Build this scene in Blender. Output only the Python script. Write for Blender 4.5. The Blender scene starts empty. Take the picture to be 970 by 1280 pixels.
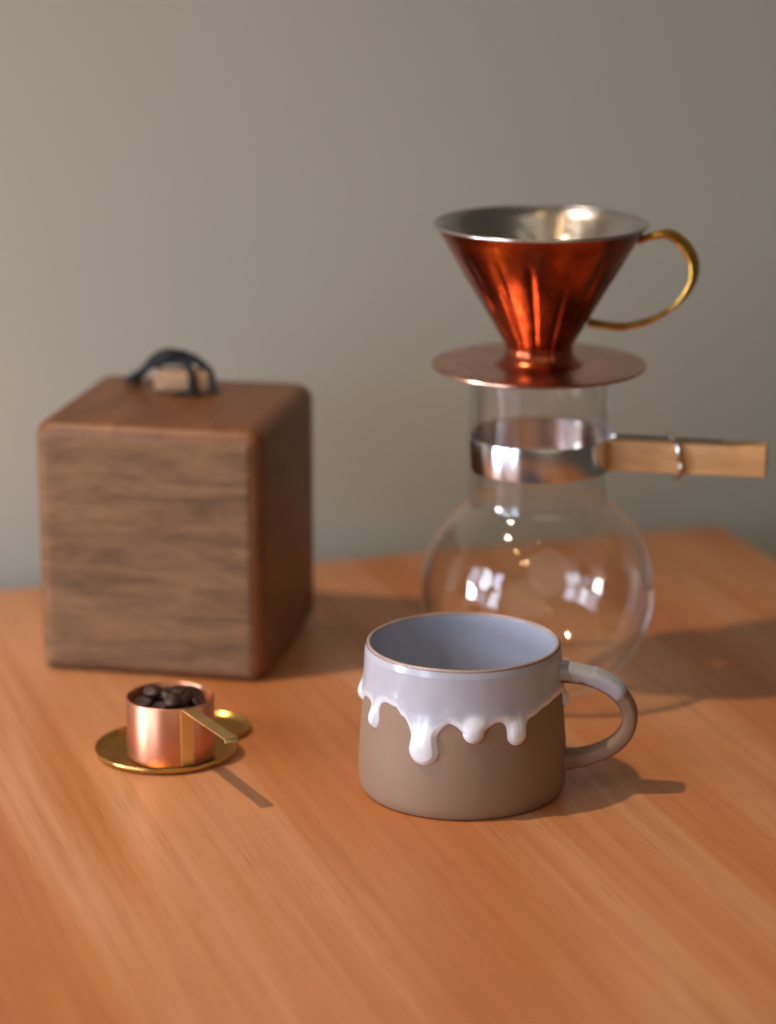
import bpy, bmesh, math, random
from math import sin, cos, pi, radians, sqrt, exp, atan, tan, degrees
from mathutils import Vector, Matrix, noise

random.seed(7)
S = bpy.context.scene
COL = S.collection

# ------------------------------------------------------------------ camera
CH = 0.403
TH = radians(15.268)
FPX = 3512.7
cd = bpy.data.cameras.new('camera')
cam = bpy.data.objects.new('camera', cd)
COL.objects.link(cam)
cam.location = (0, 0, CH)
cam.rotation_euler = (pi / 2 - TH, 0, 0)
cd.sensor_fit = 'VERTICAL'
cd.sensor_width = 27.28
cd.sensor_height = 36
cd.lens = FPX / 1280 * 36
cd.clip_start = 0.05
cd.clip_end = 50
cd.dof.use_dof = True
cd.dof.focus_distance = 1.085
cd.dof.aperture_fstop = 4.6
cd.dof.aperture_blades = 0
S.camera = cam

# ------------------------------------------------------------------ world, exposure
w = bpy.data.worlds.new('World')
S.world = w
w.use_nodes = True
bg = w.node_tree.nodes['Background']
bg.inputs['Color'].default_value = (0.43, 0.38, 0.30, 1)
bg.inputs['Strength'].default_value = 0.16
S.view_settings.view_transform = 'Standard'
S.view_settings.look = 'None'
S.view_settings.exposure = 0
S.view_settings.gamma = 1
S.cycles.use_denoising = True
S.cycles.max_bounces = 12
S.cycles.transparent_max_bounces = 24
S.cycles.caustics_reflective = True
S.cycles.sample_clamp_indirect = 6


# ------------------------------------------------------------------ lamps
def aim(o, target):
    d = Vector(target) - o.location
    o.rotation_euler = d.to_track_quat('-Z', 'Y').to_euler()


def lamp(name, kind, loc, energy, color, **k):
    l = bpy.data.lights.new(name, kind)
    l.energy = energy
    l.color = color
    for a, b in k.items():
        if a != 'target':
            setattr(l, a, b)
    o = bpy.data.objects.new(name, l)
    COL.objects.link(o)
    o.location = loc
    if 'target' in k:
        aim(o, k['target'])
    return o


KEY_E, WIN_E = 70.0, 0.50
lamp('key_spot', 'SPOT', (-0.80, 0.88, 1.60), KEY_E, (1.0, 0.77, 0.56), shadow_soft_size=0.028,
     spot_size=radians(35), spot_blend=1.0, target=(-0.02, 1.03, 0.0))
WC = Vector((-0.80, 0.60, 0.24))
wt = Vector((0.0, 1.12, 0.06))
wn = (wt - WC).normalized()
wr = wn.cross(Vector((0, 0, 1))).normalized()
wu = wr.cross(wn).normalized()
for i in range(3):
    for j in range(2):
        c = WC + wr * ((i - 1) * 0.27) + wu * ((j - 0.5) * 0.33)
        lamp('window_light', 'AREA', c, WIN_E * ((1.25, 0.55), (0.35, 1.15), (1.0, 1.1))[i][j], ((0.72, 0.83, 1.0), (0.70, 0.74, 1.0))[(i + j) % 2], shape='RECTANGLE', size=0.205, size_y=0.27, spread=radians(92),
             target=c + wn)
lamp('side_fill_light', 'AREA', (-0.95, 0.85, 0.10), 1.0, (0.95, 0.92, 0.95), shape='RECTANGLE', size=0.16, size_y=0.28, spread=radians(70), target=(0.0, 1.36, 0.0))  # added fill strip, no actual window; brightens wall base and table left
lamp('front_fill_light', 'AREA', (0.35, -0.25, 1.05), 3.2, (1.0, 0.88, 0.70), shape='DISK', size=1.5, target=(0.05, 1.40, 0.0))  # added soft fill from the camera side, lifts the wall and shadows
for p, e in (((-0.42, 0.55, 1.15), 1.1), ((-0.20, 0.30, 0.95), 0.8), ((0.05, 0.60, 1.25), 0.9), ((-0.30, 0.42, 0.80), 0.5)):
    lamp('warm_bulb', 'POINT', p, e, (1.0, 0.62, 0.28), shadow_soft_size=0.010)


# ------------------------------------------------------------------ helpers
def tag(o, label=None, cat=None, group=None, kind=None):
    if label: o['label'] = label
    if cat: o['category'] = cat
    if group: o['group'] = group
    if kind: o['kind'] = kind
    return o


def empty(name, loc, rz=0.0):
    o = bpy.data.objects.new(name, None)
    o.empty_display_size = 0.02
    COL.objects.link(o)
    o.location = loc
    o.rotation_euler = (0, 0, rz)
    return o


def mesh_obj(name, verts, faces, mat, parent=None, sharp=40, smooth=True, loc=None):
    me = bpy.data.meshes.new(name)
    me.from_pydata([tuple(v) for v in verts], [], faces)
    me.update()
    bm = bmesh.new()
    bm.from_mesh(me)
    bmesh.ops.recalc_face_normals(bm, faces=bm.faces)
    bm.to_mesh(me)
    bm.free()
    return link(name, me, mat, parent, sharp, smooth, loc)


def link(name, me, mat, parent=None, sharp=40, smooth=True, loc=None):
    if smooth:
        me.polygons.foreach_set('use_smooth', [True] * len(me.polygons))
        if sharp:
            me.set_sharp_from_angle(angle=radians(sharp))
    me.materials.append(mat)
    o = bpy.data.objects.new(name, me)
    COL.objects.link(o)
    if parent: o.parent = parent
    if loc: o.location = loc
    return o


def bm_obj(name, bm, mat, parent=None, sharp=40, loc=None):
    me = bpy.data.meshes.new(name)
    bmesh.ops.recalc_face_normals(bm, faces=bm.faces)
    bm.to_mesh(me)
    bm.free()
    return link(name, me, mat, parent, sharp, True, loc)


def lathe(profile, segs=128, closed=True, rmod=None):
    """profile: list of (r,z); closed: joins last to first (a solid of revolution)."""
    v, f = [], []
    n = len(profile)
    for i in range(segs):
        a = 2 * pi * i / segs
        for (r, z) in profile:
            rr = rmod(r, z, a) if rmod else r
            v.append((rr * cos(a), rr * sin(a), z))
    for i in range(segs):
        j = (i + 1) % segs
        for k in range(n if closed else n - 1):
            k2 = (k + 1) % n
            f.append((i * n + k, j * n + k, j * n + k2, i * n + k2))
    return v, f


def spline(pts, n=12):
    """Catmull-Rom through points of any dimension"""
    P = [pts[0]] + list(pts) + [pts[-1]]
    out = []
    for i in range(1, len(P) - 2):
        p0, p1, p2, p3 = P[i - 1], P[i], P[i + 1], P[i + 2]
        for k in range(n):
            t = k / n
            out.append(tuple(0.5 * (2 * b + (c - a) * t + (2 * a - 5 * b + 4 * c - d) * t * t + (3 * b - a - 3 * c + d) * t ** 3)
                             for a, b, c, d in zip(p0, p1, p2, p3)))
    out.append(tuple(pts[-1]))
    return out


def sweep(path, wdir, wfun, tfun, m=16, pw=0.5, wob=0.0):
    """rounded-rectangle (superellipse) section along a path; wdir = width direction"""
    v, f = [], []
    n = len(path)
    P = [Vector(p) for p in path]
    for i in range(n):
        tan_ = (P[min(i + 1, n - 1)] - P[max(i - 1, 0)]).normalized()
        W = Vector(wdir)
        W = (W - tan_ * W.dot(tan_)).normalized()
        N = tan_.cross(W)
        s = i / (n - 1)
        ww, tt = wfun(s) / 2, tfun(s) / 2
        for k in range(m):
            a = 2 * pi * k / m
            cx = math.copysign(abs(cos(a)) ** pw, cos(a))
            sx = math.copysign(abs(sin(a)) ** pw, sin(a))
            q = P[i] + W * (cx * ww) + N * (sx * tt)
            if wob:
                q += noise.noise_vector(q * 220) * wob
            v.append(q)
    for i in range(n - 1):
        for k in range(m):
            k2 = (k + 1) % m
            f.append((i * m + k, i * m + k2, (i + 1) * m + k2, (i + 1) * m + k))
    f.append(tuple(range(m - 1, -1, -1)))
    f.append(tuple((n - 1) * m + k for k in range(m)))
    return v, f


def rbox(x0, x1, y0, y1, z0, z1, r, seg=4):
    bm = bmesh.new()
    bmesh.ops.create_cube(bm, size=1)
    for q in bm.verts:
        q.co = Vector((x0 if q.co.x < 0 else x1, y0 if q.co.y < 0 else y1, z0 if q.co.z < 0 else z1))
    bmesh.ops.bevel(bm, geom=bm.edges[:], offset=r, segments=seg, profile=0.5, affect='EDGES', clamp_overlap=True)
    return bm


# ------------------------------------------------------------------ materials
def new_mat(name):
    m = bpy.data.materials.new(name)
    m.use_nodes = True
    nt = m.node_tree
    b = nt.nodes['Principled BSDF']
    return m, nt, b


def N(nt, kind, **inp):
    n = nt.nodes.new(kind)
    for k, v in inp.items():
        k = k.replace('_', ' ')
        if k in n.inputs:
            n.inputs[k].default_value = v
        else:
            setattr(n, k.replace(' ', '_'), v)
    return n


def ramp(nt, src, stops):
    r = nt.nodes.new('ShaderNodeValToRGB')
    e = r.color_ramp.elements
    while len(e) < len(stops): e.new(0.5)
    for i, (p, c) in enumerate(stops):
        e[i].position = p
        e[i].color = c if len(c) == 4 else (*c, 1)
    nt.links.new(src, r.inputs[0])
    return r.outputs[0]


def mapped(nt, scale, rot=(0, 0, 0), loc=(0, 0, 0)):
    tc = nt.nodes.new('ShaderNodeTexCoord')
    mp = nt.nodes.new('ShaderNodeMapping')
    mp.inputs['Scale'].default_value = scale
    mp.inputs['Rotation'].default_value = rot
    mp.inputs['Location'].default_value = loc
    nt.links.new(tc.outputs['Object'], mp.inputs[0])
    return mp.outputs[0]


def noise_tex(nt, vec, scale, detail=4, rough=0.55, dist=0.0):
    n = N(nt, 'ShaderNodeTexNoise', Scale=scale, Detail=detail, Roughness=rough, Distortion=dist)
    nt.links.new(vec, n.inputs['Vector'])
    return n.outputs['Fac']


def mix(nt, fac, a, b, mode='MIX'):
    m = nt.nodes.new('ShaderNodeMix')
    m.data_type = 'RGBA'
    m.blend_type = mode
    for sock, v in ((m.inputs[0], fac), (m.inputs[6], a), (m.inputs[7], b)):
        if hasattr(v, 'is_linked') or hasattr(v, 'links'):
            nt.links.new(v, sock)
        elif isinstance(v, (int, float)):
            sock.default_value = v
        else:
            sock.default_value = (*v, 1) if len(v) == 3 else v
    return m.outputs[2]


def bump(nt, b, h, strength, dist=0.001):
    n = N(nt, 'ShaderNodeBump', Strength=strength, Distance=dist)
    nt.links.new(h, n.inputs['Height'])
    nt.links.new(n.outputs[0], b.inputs['Normal'])


def simple(name, col, rough=0.5, metal=0.0, var=0.0, bs=0.0, bscale=300, **k):
    m, nt, b = new_mat(name)
    b.inputs['Base Color'].default_value = (*col, 1)
    b.inputs['Roughness'].default_value = rough
    b.inputs['Metallic'].default_value = metal
    for a, v in k.items():
        b.inputs[a.replace('_', ' ')].default_value = v
    vec = mapped(nt, (1, 1, 1))
    if var:
        f = noise_tex(nt, vec, 60, 5)
        c = ramp(nt, f, [(0.3, tuple(x * (1 - var) for x in col)), (0.7, tuple(min(1, x * (1 + var)) for x in col))])
        nt.links.new(c, b.inputs['Base Color'])
        mr = N(nt, 'ShaderNodeMapRange')
        mr.inputs['To Min'].default_value = rough * 0.75
        mr.inputs['To Max'].default_value = min(1, rough * 1.3)
        nt.links.new(noise_tex(nt, vec, 130, 4), mr.inputs['Value'])
        nt.links.new(mr.outputs[0], b.inputs['Roughness'])
    if bs:
        bump(nt, b, noise_tex(nt, vec, bscale, 4), bs)
    return m


# table: grain runs along local Y
def table_material():
    m, nt, b = new_mat('oiled_table_wood')
    wide = mapped(nt, (17, 0.9, 1))
    band = noise_tex(nt, wide, 1.0, 3, 0.5, 0.4)
    c = ramp(nt, band, [(0.32, (0.53, 0.175, 0.050)), (0.44, (0.60, 0.232, 0.080)), (0.54, (0.68, 0.325, 0.155)), (0.66, (0.54, 0.200, 0.062))])
    mid = noise_tex(nt, mapped(nt, (190, 2.2, 1)), 1.0, 5, 0.6, 0.3)
    c = mix(nt, ramp(nt, mid, [(0.44, (0, 0, 0)), (0.72, (0.34, 0.34, 0.34))]), c, (0.33, 0.105, 0.035))
    pale = noise_tex(nt, mapped(nt, (75, 2.2, 1), loc=(3, 1, 0)), 1.0, 4, 0.6, 0.5)
    c = mix(nt, ramp(nt, pale, [(0.54, (0, 0, 0)), (0.78, (0.3, 0.3, 0.3))]), c, (0.72, 0.40, 0.23))
    pore = noise_tex(nt, mapped(nt, (1100, 28, 1)), 1.0, 3, 0.6)
    c = mix(nt, ramp(nt, pore, [(0.57, (0, 0, 0)), (0.72, (0.38, 0.38, 0.38))]), c, (0.20, 0.07, 0.028))
    nt.links.new(c, b.inputs['Base Color'])
    mr = N(nt, 'ShaderNodeMapRange')
    mr.inputs['To Min'].default_value = 0.36
    mr.inputs['To Max'].default_value = 0.52
    nt.links.new(mid, mr.inputs['Value'])
    nt.links.new(mr.outputs[0], b.inputs['Roughness'])
    b.inputs['Specular IOR Level'].default_value = 0.42
    bump(nt, b, mix(nt, 0.5, pore, mid), 0.12, 0.0006)
    return m


def walnut_material(name, cols, rough, grain=(6, 1, 60), bs=0.3, rot=(0, 0, 0), fine=1.0, dist=1.2):
    m, nt, b = new_mat(name)
    v1 = mapped(nt, grain, rot)
    a = noise_tex(nt, v1, 1.0, 6, 0.62, dist)
    c = ramp(nt, a, [(0.28, cols[0]), (0.46, cols[1]), (0.58, cols[2]), (0.74, cols[1])])
    v2 = mapped(nt, tuple(g * 6 for g in grain), rot)
    d = noise_tex(nt, v2, 1.0, 4, 0.6, 0.5)
    c = mix(nt, ramp(nt, d, [(0.5, (0, 0, 0)), (0.75, (0.6 * fine,) * 3)]), c, tuple(x * 0.45 for x in cols[0]))
    nt.links.new(c, b.inputs['Base Color'])
    b.inputs['Roughness'].default_value = rough
    bump(nt, b, mix(nt, 0.5, a, d), bs, 0.001)
    return m


def wall_material():
    m, nt, b = new_mat('matte_wall_paint')
    v = mapped(nt, (1, 1, 1))
    c = ramp(nt, noise_tex(nt, v, 3, 4), [(0.3, (0.53, 0.525, 0.44)), (0.7, (0.555, 0.55, 0.46))])
    nt.links.new(c, b.inputs['Base Color'])
    b.inputs['Roughness'].default_value = 0.85
    bump(nt, b, noise_tex(nt, v, 260, 5), 0.15, 0.0008)
    return m


def glass_material():
    m, nt, b = new_mat('thin_heatproof_glass')
    nt.nodes.remove(b)
    out = nt.nodes['Material Output']
    tr = N(nt, 'ShaderNodeBsdfTransparent', Color=(0.985, 0.985, 0.98, 1))
    gl = N(nt, 'ShaderNodeBsdfGlossy', Color=(1, 1, 1, 1), Roughness=0.015)
    lw2 = N(nt, 'ShaderNodeLayerWeight', Blend=0.5)
    edge = ramp(nt, lw2.outputs['Facing'], [(0.0, (0.985, 0.985, 0.98)), (0.80, (0.97, 0.97, 0.965)), (0.93, (0.80, 0.80, 0.78)), (1.0, (0.45, 0.45, 0.43))])
    nt.links.new(edge, tr.inputs['Color'])
    lw = N(nt, 'ShaderNodeLayerWeight', Blend=0.5)
    pw_ = N(nt, 'ShaderNodeMath', operation='POWER')
    pw_.inputs[1].default_value = 4.0
    nt.links.new(lw.outputs['Facing'], pw_.inputs[0])
    fr = N(nt, 'ShaderNodeMath', operation='MULTIPLY_ADD')
    fr.inputs[1].default_value = 0.93
    fr.inputs[2].default_value = 0.042
    nt.links.new(pw_.outputs[0], fr.inputs[0])
    ms = nt.nodes.new('ShaderNodeMixShader')
    nt.links.new(fr.outputs[0], ms.inputs[0])
    nt.links.new(tr.outputs[0], ms.inputs[1])
    nt.links.new(gl.outputs[0], ms.inputs[2])
    # the wall's own thickness bends light where it is seen edge-on
    gg = N(nt, 'ShaderNodeBsdfGlass', Color=(0.99, 0.99, 0.985, 1), Roughness=0.0, IOR=1.47)
    rim_ = ramp(nt, lw2.outputs['Facing'], [(0.64, (0, 0, 0)), (0.88, (0.75, 0.75, 0.75))])
    m2 = nt.nodes.new('ShaderNodeMixShader')
    nt.links.new(rim_, m2.inputs[0])
    nt.links.new(ms.outputs[0], m2.inputs[1])
    nt.links.new(gg.outputs[0], m2.inputs[2])
    nt.links.new(m2.outputs[0], out.inputs[0])
    vec = mapped(nt, (1, 1, 1))
    bp = N(nt, 'ShaderNodeBump', Strength=0.40, Distance=0.002)
    nt.links.new(noise_tex(nt, vec, 55, 2), bp.inputs['Height'])
    nt.links.new(bp.outputs[0], gl.inputs['Normal'])
    return m


def clay_material():
    m, nt, b = new_mat('brown_stoneware')
    vec = mapped(nt, (1, 1, 1))
    c = ramp(nt, noise_tex(nt, vec, 35, 4), [(0.3, (0.262, 0.168, 0.108)), (0.7, (0.288, 0.190, 0.125))])
    sp = noise_tex(nt, vec, 900, 2, 0.5)
    c = mix(nt, ramp(nt, sp, [(0.66, (0, 0, 0)), (0.74, (0.35, 0.35, 0.35))]), c, (0.12, 0.07, 0.045))
    nt.links.new(c, b.inputs['Base Color'])
    b.inputs['Roughness'].default_value = 0.6
    rings = noise_tex(nt, mapped(nt, (8, 8, 420)), 1.0, 3, 0.5)
    bump(nt, b, mix(nt, 0.4, rings, noise_tex(nt, vec, 600, 3)), 0.10, 0.0006)
    return m


def glaze_material():
    m, nt, b = new_mat('dripping_white_glaze')
    at = N(nt, 'ShaderNodeAttribute')
    at.attribute_name = 'glaze_depth'
    vec = mapped(nt, (1, 1, 1))
    thin = ramp(nt, noise_tex(nt, vec, 45, 5), [(0.3, (0.42, 0.44, 0.50)), (0.7, (0.485, 0.505, 0.57))])
    c = mix(nt, at.outputs['Fac'], thin, (0.82, 0.87, 0.92))
    nt.links.new(c, b.inputs['Base Color'])
    b.inputs['Roughness'].default_value = 0.24
    b.inputs['Coat Weight'].default_value = 0.2
    b.inputs['Coat Roughness'].default_value = 0.05
    b.inputs['Subsurface Weight'].default_value = 0.12
    b.inputs['Subsurface Radius'].default_value = (0.002, 0.002, 0.002)
    b.inputs['Subsurface Scale'].default_value = 0.5
    bump(nt, b, noise_tex(nt, vec, 120, 3), 0.12, 0.0008)
    return m


def brushed(name, col, rough, an=0.92):
    m, nt, b = new_mat(name)
    b.inputs['Base Color'].default_value = (*col, 1)
    b.inputs['Metallic'].default_value = 1
    b.inputs['Roughness'].default_value = rough
    b.inputs['Anisotropic'].default_value = an
    b.inputs['Anisotropic Rotation'].default_value = 0.25
    tg_ = nt.nodes.new('ShaderNodeTangent')
    tg_.direction_type = 'RADIAL'
    tg_.axis = 'Z'
    nt.links.new(tg_.outputs[0], b.inputs['Tangent'])
    return m


M = dict(
    table=table_material(),
    wall=wall_material(),
    walnut=walnut_material('oiled_walnut', [(0.13, 0.045, 0.013), (0.175, 0.064, 0.019), (0.20, 0.076, 0.024)], 0.45, (50, 9, 9), 0.2),
    face=walnut_material('raw_walnut_face', [(0.085, 0.043, 0.018), (0.155, 0.080, 0.034), (0.205, 0.110, 0.050)], 0.85, (20, 30, 115), 1.0, fine=0.9, dist=0.7),
    toggle=walnut_material('pale_toggle_wood', [(0.26, 0.145, 0.068), (0.32, 0.185, 0.092), (0.37, 0.22, 0.115)], 0.6, (40, 160, 160), 0.2),
    collar=walnut_material('collar_wood', [(0.50, 0.25, 0.09), (0.62, 0.34, 0.135), (0.70, 0.40, 0.18)], 0.5, (12, 90, 90), 0.15, fine=0.5),
    cord=simple('dark_leather_cord', (0.005, 0.006, 0.009), 0.75, bs=0.4, bscale=900),
    copper=simple('burnished_copper', (0.38, 0.085, 0.036), 0.25, 1.0, var=0.45, bs=0.06, bscale=90),
    discc=simple('satin_copper', (0.62, 0.33, 0.23), 0.26, 1.0, var=0.2, bs=0.05, bscale=120),
    pink=brushed('bright_copper', (0.74, 0.33, 0.20), 0.40, 0.55),
    brass=simple('aged_brass', (0.60, 0.42, 0.13), 0.27, 1.0, var=0.15, bs=0.05, bscale=160),
    brassh=simple('worn_brass', (0.62, 0.36, 0.07), 0.32, 1.0, var=0.35, bs=0.3, bscale=200),
    palebrass=simple('bright_brass', (0.84, 0.66, 0.31), 0.34, 1.0, var=0.08, bs=0.04, bscale=160),
    steel=simple('polished_steel', (0.62, 0.60, 0.58), 0.10, 1.0, bs=0.02, bscale=60),
    liner=simple('tinned_steel', (0.60, 0.58, 0.56), 0.22, 1.0, var=0.08, bs=0.05, bscale=90),
    brushed=brushed('brushed_steel', (0.74, 0.75, 0.78), 0.20),
    glass=glass_material(),
    clay=clay_material(),
    rimclay=simple('thin_glaze_on_rim', (0.40, 0.30, 0.26), 0.22, var=0.25, bs=0.2, bscale=400),
    inner=simple('blue_grey_inner_glaze', (0.40, 0.43, 0.53), 0.22, var=0.06, bs=0.05),
    glaze=glaze_material(),
    bean=simple('roasted_bean', (0.036, 0.012, 0.006), 0.5, var=0.3, bs=0.4, bscale=500),
)

# ------------------------------------------------------------------ setting
A = radians(18.0)
U = Vector((cos(A), sin(A), 0))
V = Vector((-sin(A), cos(A), 0))
CORNER = Vector((0.178, 1.452, 0))
# table: local x along the back edge, local y towards the wall; origin at the back right corner
bm = rbox(-1.7, 0, -1.6, 0, -0.028, 0, 0.0035, 4)
t = bm_obj('table', bm, M['table'], loc=CORNER)
t.rotation_euler = (0, 0, A)
tag(t, 'orange brown wooden tabletop with diagonal grain under all the coffee things', 'table')

wc = CORNER + V * 0.035
me_v = []
for (a, z) in ((-2.2, -0.75), (1.6, -0.75), (1.6, 1.9), (-2.2, 1.9)):
    me_v.append(U * a + Vector((0, 0, z)))
vv = me_v + [p + V * 0.1 for p in me_v]
wall = mesh_obj('wall', vv, [(0, 1, 2, 3), (7, 6, 5, 4), (0, 4, 5, 1), (1, 5, 6, 2), (2, 6, 7, 3), (3, 7, 4, 0)], M['wall'], smooth=False, loc=wc)
tag(wall, kind='structure')

# ------------------------------------------------------------------ walnut box
BW, BD, BH = 0.1046, 0.1035, 0.1155
box = empty('wooden_box', (-0.1573, 1.2052, 0), radians(-11.64))
tag(box, 'cube shaped dark walnut box with rounded corners and a leather cord toggle on top', 'box')
bm = rbox(0, BW, 0.0006, BD, 0.0, BH, 0.0075, 6)
bm_obj('box_body', bm, M['walnut'], box)
g = bmesh.new()
bmesh.ops.create_grid(g, x_segments=90, y_segments=90, size=0.5)
BR_ = 0.0075
x0, x1, z0, z1 = 0.0018, BW - 0.0052, 0.0014, BH - 0.0048


def round_off(d):
    """setback of the rounded body at distance d from its side"""
    return BR_ - sqrt(max(0, BR_ ** 2 - (BR_ - d) ** 2)) if d < BR_ else 0.0


for q in g.verts:
    u, v_ = q.co.x + 0.5, q.co.y + 0.5
    x = x0 + (x1 - x0) * u
    z = z0 + (z1 - z0) * v_
    e = min(u, 1 - u, v_, 1 - v_)
    edge = 0.0006 * (1 - min(1, e / 0.025)) ** 2
    h = noise.noise(Vector((x * 25, 0, z * 150))) * 0.00022 + noise.noise(Vector((x * 60, 3, z * 420))) * 0.0001
    set_ = max(round_off(x), round_off(BW - x), round_off(z), round_off(BH - z))
    q.co = Vector((x, 0.0002 + edge - h + set_, z))
bd = [ed for ed in g.edges if ed.is_boundary]
ex = bmesh.ops.extrude_edge_only(g, edges=bd)
for q in [q for q in ex['geom'] if isinstance(q, bmesh.types.BMVert)]:
    q.co.y += 0.002
fp = bm_obj('front_panel', g, M['face'], box, sharp=60)
fp['label'] = 'lighter rough grained front face'
# toggle and cord on top of the box (box coordinates)
tx, ty = 0.0500, 0.0690
tg = empty('cord_toggle', (0, 0, 0))
bpy.data.objects.remove(tg)
bm = rbox(-0.0125, 0.0135, -0.005, 0.005, 0.0, 0.0100, 0.0018, 4)
tog = bm_obj('toggle', bm, M['toggle'], box, loc=(tx, ty, BH + 0.0008))
tog.rotation_euler = (0, 0, radians(4))
tog['label'] = 'pale wooden toggle block'


def cord(pts, th=0.0034, wd=None):
    p = spline(pts, 10)
    v, f = sweep(p, (0.15, 1, 0.1), lambda s: wd or th, lambda s: th, 12, 0.9, 0.0002)
    return mesh_obj('cord', v, f, M['cord'], box, sharp=0)


Z = BH
cord([(tx - .0310, ty + .014, Z + .0012), (tx - .024, ty + .006, Z + .0060), (tx - .015, ty - .002, Z + .0120), (tx - .007, ty - .001, Z + .0142),
      (tx + .001, ty - .001, Z + .0140), (tx + .0050, ty - .0045, Z + .0115), (tx + .0060, ty - .0066, Z + .006), (tx + .0058, ty - .0070, Z + .0016)], .0032)
cord([(tx - .0275, ty + .017, Z + .0012), (tx - .021, ty + .008, Z + .0075), (tx - .013, ty + .001, Z + .0155), (tx - .007, ty + .002, Z + .0180),
      (tx + .001, ty + .002, Z + .0168), (tx + .007, ty + .003, Z + .0140), (tx + .0100, ty + .0066, Z + .008), (tx + .0100, ty + .008, Z + .0014)], .0040)
cord([(tx - .017, ty + .004, Z + .0100), (tx - .010, ty + .002, Z + .0158), (tx - .002, ty + .0, Z + .0152), (tx + .006, ty + .001, Z + .0148),
      (tx + .0130, ty - .001, Z + .0112), (tx + .0152, ty - .003, Z + .005), (tx + .0155, ty - .004, Z + .0014)], .0030)
cord([(tx - .012, ty - .0005, Z + .0118), (tx - .007, ty - .0015, Z + .0170), (tx + .000, ty + .001, Z + .0180), (tx + .004, ty + .004, Z + .0135)], .0034)
cord([(tx - .002, ty - .0074, Z + .0012), (tx + .002, ty - .0082, Z + .0013), (tx + .007, ty - .0078, Z + .0013), (tx + .0095, ty - .0066, Z + .0012)], .0022)

# ------------------------------------------------------------------ glass server
SX, SY = 0.0655, 1.185
srv = empty('glass_coffee_server', (SX, SY, 0))
tag(srv, 'round bellied clear glass coffee server with a steel neck band and wooden grip', 'coffee server')
R0, ZC = 0.0515, 0.0445
th_ = 0.0016
outer = [(0.0, 0.0022), (0.018, 0.0020), (0.024, 0.0004), (0.028, 0.0006)]
a0 = math.asin((0.0016 - ZC) / R0)
for k in range(0, 41):
    a = radians(-56) + (radians(52) - radians(-56)) * k / 40
    outer.append((R0 * cos(a), ZC + R0 * sin(a) * 0.975))
outer += [(0.0307, 0.0862), (0.03045, 0.0890), (0.0304, 0.095), (0.0304, 0.12), (0.0304, 0.138), (0.0306, 0.1424), (0.0306, 0.1440)]
op = []
for k, p in enumerate(outer): op.append(p)
inner = []
for k in range(len(outer)):
    p = Vector(outer[k])
    a_ = Vector(outer[max(0, k - 1)])
    b_ = Vector(outer[min(len(outer) - 1, k + 1)])
    tn = (b_ - a_).normalized()
    nrm = Vector((-tn.y, tn.x))
    q = p + nrm * th_
    inner.append((max(0.0, q.x), q.y))
prof = outer + [(0.0298, 0.1443)] + inner[::-1]
v, f = lathe(prof, 128, closed=False)
mesh_obj('glass_bulb', v, f, M['glass'], srv, sharp=60)
# steel band
pb = [(0.0305, 0.1008), (0.0311, 0.1004), (0.0314, 0.1012), (0.0314, 0.1140), (0.0311, 0.1149), (0.0305, 0.1145)]
v, f = lathe(pb, 160)
mesh_obj('neck_band', v, f, M['brushed'], srv, sharp=35)
# grip : built along local +x then rotated
grip = empty('wooden_grip', (0, 0, 0), radians(-9.5))
grip.parent = srv
gz0, gz1 = 0.1012, 0.1146
gx0, gx1 = 0.0300, 0.0985
for s in (-1, 1):
    y0, y1 = (0.0010, 0.0075) if s > 0 else (-0.0075, -0.0010)
    bm = rbox(gx0, gx1 + (0 if s < 0 else 0.0), y0, y1, gz0, gz1 - (0.0 if s < 0 else 0.0008), 0.0009, 3)
    # taper slightly toward the band and round the far end
    for q in bm.verts:
        tt = (q.co.x - gx0) / (gx1 - gx0)
        if s > 0: q.co.y += -0.0012 * (1 - tt)
        q.co.z += -0.0004 * tt
    o = bm_obj('grip_half', bm, M['collar'], grip)
bm = rbox(0.0300, 0.0790, -0.00085, 0.00085, gz0 + 0.0015, gz1 + 0.0014, 0.0003, 2)
bm_obj('band_tail', bm, M['steel'], grip)
# spring ring round the grip
pts = []
rcx, rzc = 0.0575, (gz0 + gz1) / 2
for k in range(49):
    a = 2 * pi * k / 48
    cy = math.copysign(abs(cos(a)) ** 0.55, cos(a)) * 0.0092
    cz = math.copysign(abs(sin(a)) ** 0.55, sin(a)) * 0.0090
    pts.append((rcx + 0.0038 * cos(a) + (0.001 if a > pi else 0), cy * -1, rzc + cz - 0.0006))
v, f = sweep(pts, (1, 0, 0), lambda s: 0.0020, lambda s: 0.0020, 10, 1.0)
mesh_obj('clamp_ring', v, f, M['steel'], grip, sharp=0)

# ------------------------------------------------------------------ copper dripper
DZ = 0.1446
dr = empty('copper_dripper', (SX - 0.0005, SY, DZ))
tag(dr, 'cone shaped copper coffee dripper with brass handle standing on the glass server', 'coffee dripper')
HT = 0.0630


def cone_r(z):
    # z: 0 (plate) .. HT
    if z < 0.0095:
        u = 1 - z / 0.0095
        return 0.0142 + 0.0075 * u ** 2.6
    return 0.0142 + (0.0428 - 0.0142) * ((z - 0.0095) / (0.058 - 0.0095))


def ribs(r, z, a):
    zz = max(0.0, min(1.0, (z - 0.006) / 0.046))
    amp = 0.0009 * sin(pi * min(1, zz * 1.02)) ** 0.6 if 0 < zz < 1 else 0
    tw = 0.05 * zz
    ph = 15 * (a + tw) + 0.2 * sin(3 * a)
    prof_ = max(0.0, cos(ph)) ** 4
    short = 0.35 + 0.65 * (1 if int(round(ph / (2 * pi))) % 2 == 0 else (1 if zz > 0.45 else 0.5))
    dent = noise.noise(Vector((cos(a) * 2.2, sin(a) * 2.2, z * 60))) * 0.00028 + noise.noise(Vector((cos(a) * 9, sin(a) * 9, z * 230))) * 0.00010
    return r - amp * prof_ * short + dent * (1 if z > 0.004 else 0)


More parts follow.
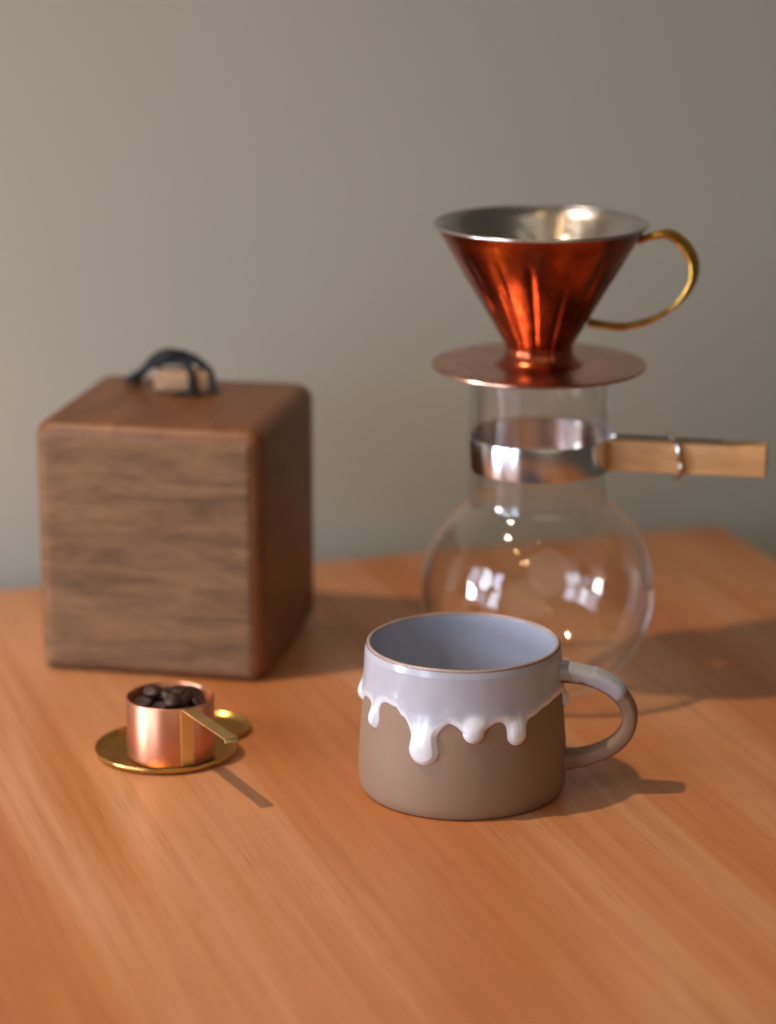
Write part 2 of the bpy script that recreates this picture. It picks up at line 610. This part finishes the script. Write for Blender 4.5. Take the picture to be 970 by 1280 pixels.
zs = [0.0012 + i * (0.0568 / 70) for i in range(71)]
po = [(cone_r(z), z) for z in zs] + [(0.0436, 0.0592), (0.0450, 0.0612)]
pi_ = [(r - 0.0007, z + 0.0002) for r, z in po[::-1]]
v, f = lathe(po + pi_, 288, True, ribs)
mesh_obj('cone', v, f, M['copper'], dr, sharp=60)
pl_ = [(r - 0.0009, z + 0.0004) for r, z in po] + [(0.0446, 0.0619)]
pl2 = [(r - 0.0004, z + 0.0002) for r, z in pl_[::-1]]
v, f = lathe(pl_ + pl2, 288, True, ribs)
mesh_obj('inner_liner', v, f, M['liner'], dr, sharp=60)
# rolled rim
rp = [(0.0452 + 0.0008 * cos(a), 0.0620 + 0.0008 * sin(a)) for a in [2 * pi * k / 12 for k in range(12)]]
v, f = lathe(rp, 160)
mesh_obj('rim', v, f, M['liner'], dr, sharp=0)
# base plate
bp_ = [(0.0050, -0.0004), (0.0200, -0.0003), (0.0455, 0.0), (0.0463, 0.0006), (0.0462, 0.0014), (0.0450, 0.0016), (0.030, 0.0011), (0.0200, 0.0012), (0.0050, 0.0010)]
v, f = lathe(bp_, 160)
mesh_obj('base_plate', v, f, M['discc'], dr, sharp=50)
# outlet below the plate
op_ = [(0.0095, -0.0003), (0.0085, -0.0030), (0.0050, -0.0052), (0.0043, -0.0052), (0.0078, -0.0028), (0.0088, -0.0003)]
v, f = lathe(op_, 64)
mesh_obj('outlet', v, f, M['brass'], dr, sharp=50)
# handle arc (radial plane)
haz = radians(-9)
hp = [(0.0412, 0.0555), (0.0475, 0.0580), (0.0540, 0.0590), (0.0600, 0.0555), (0.0645, 0.0490), (0.0652, 0.0405), (0.0615, 0.0325), (0.0550, 0.0262),
      (0.0460, 0.0212), (0.0370, 0.0188), (0.0290, 0.0188), (0.0208, 0.0200)]
hp3 = [(r * cos(haz), r * sin(haz), z) for r, z in spline(hp, 8)]
v, f = sweep(hp3, (-sin(haz) + 0.45, cos(haz), 0.3), lambda s: 0.0080 - 0.0025 * abs(2 * s - 1), lambda s: 0.0026 - 0.0008 * s, 14, 0.5, 0.00025)
mesh_obj('handle', v, f, M['brassh'], dr, sharp=50)

# ------------------------------------------------------------------ mug
MX, MY = 0.0298, 1.0605
mug = empty('drip_glaze_mug', (MX, MY, 0))
tag(mug, 'brown stoneware mug with white glaze dripping from its rim, in front of the glass server', 'mug')
MH = 0.0609
RP = [(0.0, 0.0388), (0.0007, 0.0401), (0.003, 0.0411), (0.007, 0.0415), (0.014, 0.0415), (0.022, 0.0411), (0.032, 0.0403), (0.042, 0.0394), (0.052, 0.0387), (0.0609, 0.0383)]


def mug_r(z):
    for (a, ra), (b, rb) in zip(RP, RP[1:]):
        if z <= b:
            t_ = max(0, (z - a) / (b - a))
            return ra + (rb - ra) * t_
    return RP[-1][1]


rsm = spline([(r, z) for z, r in RP], 6)
out_p = [(0.0, 0.0012), (0.034, 0.0012), (0.0350, 0.0)] + rsm[:-1]
rim = [(0.0383 - 0.0008 + 0.0008 * cos(a), 0.0601 + 0.0008 * sin(a)) for a in [radians(x) for x in range(0, 181, 20)]]
body = [p for p in out_p if p[1] < 0.0597 or p[0] < 0.03] + [(0.0381, 0.0596), (0.0372, 0.0596), (0.0371, 0.0560), (0.0385, 0.008), (0.0350, 0.0045), (0.0, 0.0045)]
v, f = lathe(body, 160, closed=False)
mesh_obj('body', v, f, M['clay'], mug, sharp=50)
rimp = [(0.0382, 0.0592)] + rim + [(0.0367, 0.0592)]
v, f = lathe(rimp, 160)
for i, q in enumerate(v):
    a = math.atan2(q[1], q[0])
    if q[2] > 0.0592:
        v[i] = (q[0], q[1], q[2] + 0.00018 * noise.noise(Vector((cos(a) * 2, sin(a) * 2, 0))))
mesh_obj('rim', v, f, M['rimclay'], mug, sharp=0)
ip = [(0.03675, 0.0600), (0.0366, 0.056), (0.0366, 0.03), (0.0372, 0.014), (0.0360, 0.009), (0.0325, 0.0063), (0.028, 0.0055), (0.0, 0.0052)]
ips = spline(ip, 6)
v, f = lathe(ips, 128, closed=False)
mesh_obj('inner_glaze', v, f, M['inner'], mug, sharp=0)


def px_z(y, theta):
    """height on the outer mug wall for an image row (design measurement)"""
    D = MY - 0.0398 * cos(theta)
    return CH - D * tan(TH + atan((y - 640) / FPX))


bpts = [(-180, 880), (-150, 892), (-120, 878), (-98, 866), (-85, 868), (-72, 872), (-61, 878), (-50, 879), (-43, 884), (-37, 896), (-30, 912), (-16, 914), (-8, 905), (4, 905),
        (14, 905), (20, 903), (30, 903), (40, 897), (52, 884), (64, 873), (78, 865), (90, 862), (120, 884), (150, 876), (180, 880)]
bz = []
for d, y in bpts:
    th = radians(d)
    bz.append((th, px_z(y, th) if abs(d) <= 90 else px_z(y - 28 * (1 - abs(cos(th)) * 0.2) + 20, radians(90))))


def bnd(th):
    for (a, za), (b, zb) in zip(bz, bz[1:]):
        if th <= b:
            t_ = (th - a) / (b - a)
            t_ = t_ * t_ * (3 - 2 * t_)
            return za + (zb - za) * t_
    return bz[-1][1]


# drips: theta deg, tip y, radius (m) at top, radius at the tip, bulge
drips = [(-88, 874, .0032, .0034, .0014), (-61, 909, .0030, .0034, .0016), (-23.5, 955, .0052, .0061, .0025), (4.5, 929, .0080, .0042, .0019),
         (30, 931, .0044, .0044, .0018), (86, 884, .0026, .0028, .0016), (140, 900, .004, .004, .0015), (-140, 905, .004, .004, .0015), (175, 893, .005, .004, .0015)]
DR = []
for d, y, ra, rb, bg_ in drips:
    th = radians(d)
    zt = px_z(y, th) if abs(d) <= 90 else px_z(y - 14, radians(90))
    DR.append((th, zt, ra, rb, bg_))
RM = 0.0400


def smin(a, b, k):
    h = max(0.0, min(1.0, 0.5 + 0.5 * (b - a) / k))
    return b * (1 - h) + a * h - k * h * (1 - h)


def glaze_field(th, z):
    d = -(z - bnd(th)) * 0.9
    bul = 0.0
    for t0, zt, ra, rb, bg_ in DR:
        dt = (th - t0 + pi) % (2 * pi) - pi
        s = dt * RM
        if abs(s) > 0.02: continue
        zb = zt + rb
        ztop = zb + 0.016
        hh = max(0.0, min(1.0, (z - zb) / (ztop - zb)))
        rr = rb + (ra - rb) * min(1, hh * 3.0)
        pz = max(zb, min(ztop, z))
        dd = sqrt(s * s + (z - pz) ** 2) - rr
        d = smin(d, dd, 0.0036)
        q = ((s / (rb * 1.05)) ** 2 + ((z - zb - rb * 0.25) / (rb * 1.25)) ** 2)
        bul += bg_ * exp(-q * 1.3)
    return -d, bul     # positive inside


nt_, nz_ = 900, 190
zt0, zt1 = 0.0165, 0.0599
gv, gd, keep = [], [], []
for i in range(nt_):
    th = 2 * pi * i / nt_ - pi
    for j in range(nz_):
        z = zt0 + (zt1 - zt0) * j / (nz_ - 1)
        d, bul = glaze_field(th, z)
        keep.append(d > -0.0012)
        if d > 0:
            u = min(1.0, d / 0.0017)
            T = 0.00060 * sqrt(max(0, 1 - (1 - u) ** 2))
            edge = exp(-((d - 0.0028) / 0.0024) ** 2) * 0.00030    # thick bead near the lower edge
            T += edge * u + bul * u
            T += 0.00006 * noise.noise(Vector((th * 7, z * 160, 0))) * u
            fade = min(1, (zt1 - z) / 0.0025)
            T *= 0.25 + 0.75 * fade
        else:
            T = max(-0.0007, d * 1.2)
        r = mug_r(z) + T
        a = th - pi / 2
        gv.append((r * cos(a), r * sin(a), z))
        ww_ = max(min(1.0, bul / 0.0007), 0.75 * exp(-((d - 0.0008) / 0.0020) ** 2)) if d > 0 else 0.0
        tt_ = ww_
        _o = max(0.0, min(1.0, (T - 0.00070) / 0.0008))
        gd.append(tt_ * tt_ * (3 - 2 * tt_))
gf = []
for i in range(nt_):
    i2 = (i + 1) % nt_
    for j in range(nz_ - 1):
        q = (i * nz_ + j, i2 * nz_ + j, i2 * nz_ + j + 1, i * nz_ + j + 1)
        if any(keep[k] for k in q): gf.append(q)
used = sorted({k for q in gf for k in q})
mp_ = {k: n for n, k in enumerate(used)}
me = bpy.data.meshes.new('drip_glaze')
me.from_pydata([gv[k] for k in used], [], [tuple(mp_[k] for k in q) for q in gf])
me.update()
at = me.attributes.new('glaze_depth', 'FLOAT', 'POINT')
at.data.foreach_set('value', [gd[k] for k in used])
go = link('drip_glaze', me, M['glaze'], mug, 0)
go['label'] = 'glossy white glaze with thick drips'

# handle
hz = radians(-7)
hpp = [(0.0370, 0.0492), (0.0450, 0.0487), (0.0530, 0.0468), (0.0610, 0.0422), (0.0662, 0.0345), (0.0655, 0.0262), (0.0600, 0.0195), (0.0505, 0.0148), (0.0375, 0.0118)]
hs = spline(hpp, 10)
h3 = [(r * cos(hz), r * sin(hz), z) for r, z in hs]
wd = (-sin(hz), cos(hz), 0)


def hw(s): return 0.0102 + 0.0022 * (abs(2 * s - 1) ** 4)


def ht(s): return 0.0062 + 0.0016 * (abs(2 * s - 1) ** 5)


v, f = sweep(h3, wd, hw, ht, 28, 0.62)
hnd = mesh_obj('handle', v, f, M['clay'], mug, sharp=0)
# glaze on top of the handle: a thick skin on the first part
ns = int(len(h3) * 0.43)
gpath = h3[:ns]
v, f = [], []
m_ = 40
for i, p in enumerate(gpath):
    P = Vector(p)
    tn = (Vector(h3[min(i + 1, len(h3) - 1)]) - Vector(h3[max(i - 1, 0)])).normalized()
    W = Vector(wd)
    Nn = tn.cross(W)
    if Nn.z < 0: Nn = -Nn
    s = i / (len(h3) - 1)
    end = max(0.0, (i / (ns - 1) - 0.86) / 0.14)
    for k in range(m_):
        a = 2 * pi * k / m_
        cx = math.copysign(abs(cos(a)) ** 0.62, cos(a))
        sx = math.copysign(abs(sin(a)) ** 0.62, sin(a))
        up = max(0, sin(a) * 0.5 + 0.62)
        th2 = 0.0006 * min(1, up * 1.6) * (1 + 0.7 * (0.5 < i / ns < 0.97) * max(0, sin(a)))
        if sin(a) < -0.35 + 0.3 * noise.noise(Vector((i * 0.12, 0, 5))): th2 = -0.0004
        lim = 1 - end * (1 if cos(a) > 0 else 0.6) * 1.0
        th2 = th2 * sqrt(max(0.0, 1 - end ** 2)) - 0.0005 * end ** 6
        v.append(P + W * (cx * (hw(s) / 2 + th2)) + Nn * (sx * (ht(s) / 2 + th2)))
for i in range(ns - 1):
    for k in range(m_):
        k2 = (k + 1) % m_
        f.append((i * m_ + k, i * m_ + k2, (i + 1) * m_ + k2, (i + 1) * m_ + k))
hg = mesh_obj('handle_glaze', v, f, M['glaze'], hnd, sharp=0)

# ------------------------------------------------------------------ brass tray
TX, TY = -0.0855, 1.104
tray = empty('brass_tray', (TX, TY, 0))
C1 = (-0.0921 - TX, 1.0990 - TY, 0.0296)
C2 = (-0.0756 - TX, 1.1245 - TY, 0.0173)


def tray_sdf(x, y):
    a = sqrt((x - C1[0]) ** 2 + (y - C1[1]) ** 2) - C1[2]
    b = sqrt((x - C2[0]) ** 2 + (y - C2[1]) ** 2) - C2[2]
    return smin(a, b, 0.003)


nang = 160
outl = []
for i in range(nang):
    a = 2 * pi * i / nang
    r = 0.05
    lo, hi = 0.0, 0.06
    for _ in range(40):
        mid = (lo + hi) / 2
        if tray_sdf(mid * cos(a), mid * sin(a)) < 0: lo = mid
        else: hi = mid
    outl.append((lo, a))
lay = [(-0.0030, 0.0), (-0.0012, 0.0004), (-0.0002, 0.0016), (0.0, 0.0026), (-0.0003, 0.0030), (-0.0008, 0.0028), (-0.0014, 0.0016), (-0.0034, 0.0011), (-0.006, 0.0010)]
v, f = [], []
for (off, z) in lay:
    for r, a in outl:
        v.append(((r + off) * cos(a), (r + off) * sin(a), z))
for l in range(len(lay) - 1):
    for i in range(nang):
        j = (i + 1) % nang
        f.append((l * nang + i, l * nang + j, (l + 1) * nang + j, (l + 1) * nang + i))
f.append(tuple(range(nang - 1, -1, -1)))
f.append(tuple((len(lay) - 1) * nang + i for i in range(nang)))
bpy.data.objects.remove(tray)
tray = mesh_obj('brass_tray', v, f, M['brass'], None, sharp=60, loc=(TX, TY, 0))
tag(tray, 'small gourd shaped brass tray lying on the table under the copper scoop', 'tray')

# ------------------------------------------------------------------ copper scoop
CX, CY, CZ = -0.0894, 1.0925, 0.0011
SR, SHT = 0.0181, 0.0258
sc = empty('coffee_scoop', (CX, CY, CZ))
tag(sc, 'small round copper coffee scoop with a flat brass handle, filled with beans', 'scoop')
pc = [(0.0, 0.0), (SR - 0.0012, 0.0), (SR - 0.0002, 0.0008), (SR, 0.002), (SR, SHT - 0.0004), (SR - 0.0004, SHT), (SR - 0.0008, SHT - 0.0004), (SR - 0.0008, 0.0018), (SR - 0.002, 0.001), (0.0, 0.001)]
v, f = lathe(pc, 128, closed=False)
mesh_obj('cup', v, f, M['pink'], sc, sharp=50)
aa = radians(-64.5)
dx, dy = cos(aa), sin(aa)
q = SR + 0.0005
prof = [(q, 0.0018), (q, 0.006), (q, 0.012), (q, 0.018), (q, 0.0225), (q + 0.0004, 0.0246), (q + 0.0018, 0.0258), (q + 0.005, 0.0262), (q + 0.016, 0.0267), (q + 0.032, 0.0275),
        (q + 0.0448, 0.0282), (q + 0.0468, 0.0279), (q + 0.0475, 0.0268)]
pp = [(r * dx, r * dy, z) for r, z in spline(prof, 5)]
v, f = sweep(pp, (-dy, dx, 0), lambda s: 0.0058, lambda s: 0.0007, 16, 0.35)
mesh_obj('handle', v, f, M['palebrass'], sc, sharp=50)


# beans
def bean_mesh():
    bm = bmesh.new()
    bmesh.ops.create_uvsphere(bm, u_segments=20, v_segments=14, radius=1)
    for q in bm.verts:
        x, y, z = q.co
        zz = z
        if z > 0:
            zz = z * 0.55
            zz -= 0.28 * exp(-((y + 0.12 * sin(x * 3)) / 0.16) ** 2) * (1 - abs(x) ** 3)
        q.co = Vector((x * 0.0052, y * 0.0038, zz * 0.0032))
    me = bpy.data.meshes.new('coffee_bean')
    bm.to_mesh(me)
    bm.free()
    me.polygons.foreach_set('use_smooth', [True] * len(me.polygons))
    me.materials.append(M['bean'])
    return me


bmn = bean_mesh()
rng = random.Random(5)
spots = []
for layer, (zz, cnt, rm) in enumerate(((0.0170, 9, 0.0114), (0.0203, 11, 0.0116), (0.0236, 12, 0.0117), (0.0262, 7, 0.0100))):
    got = 0
    tries = 0
    while got < cnt and tries < 3000:
        tries += 1
        r = rm * sqrt(rng.random())
        a = rng.random() * 2 * pi
        p = Vector((r * cos(a), r * sin(a), zz + rng.uniform(-.0006, .0006)))
        if all((p - s).length > 0.0062 for s in spots):
            spots.append(p)
            got += 1
for p in spots:
    o = bpy.data.objects.new('coffee_bean', bmn)
    COL.objects.link(o)
    o.location = (CX + p.x, CY + p.y, CZ + p.z)
    o.rotation_euler = (rng.uniform(-.6, .6) + (pi if rng.random() < .5 else 0), rng.uniform(-.5, .5), rng.random() * 6.28)
    tag(o, 'dark roasted coffee bean lying in the copper scoop', 'coffee bean', 'coffee beans heaped in the copper scoop')
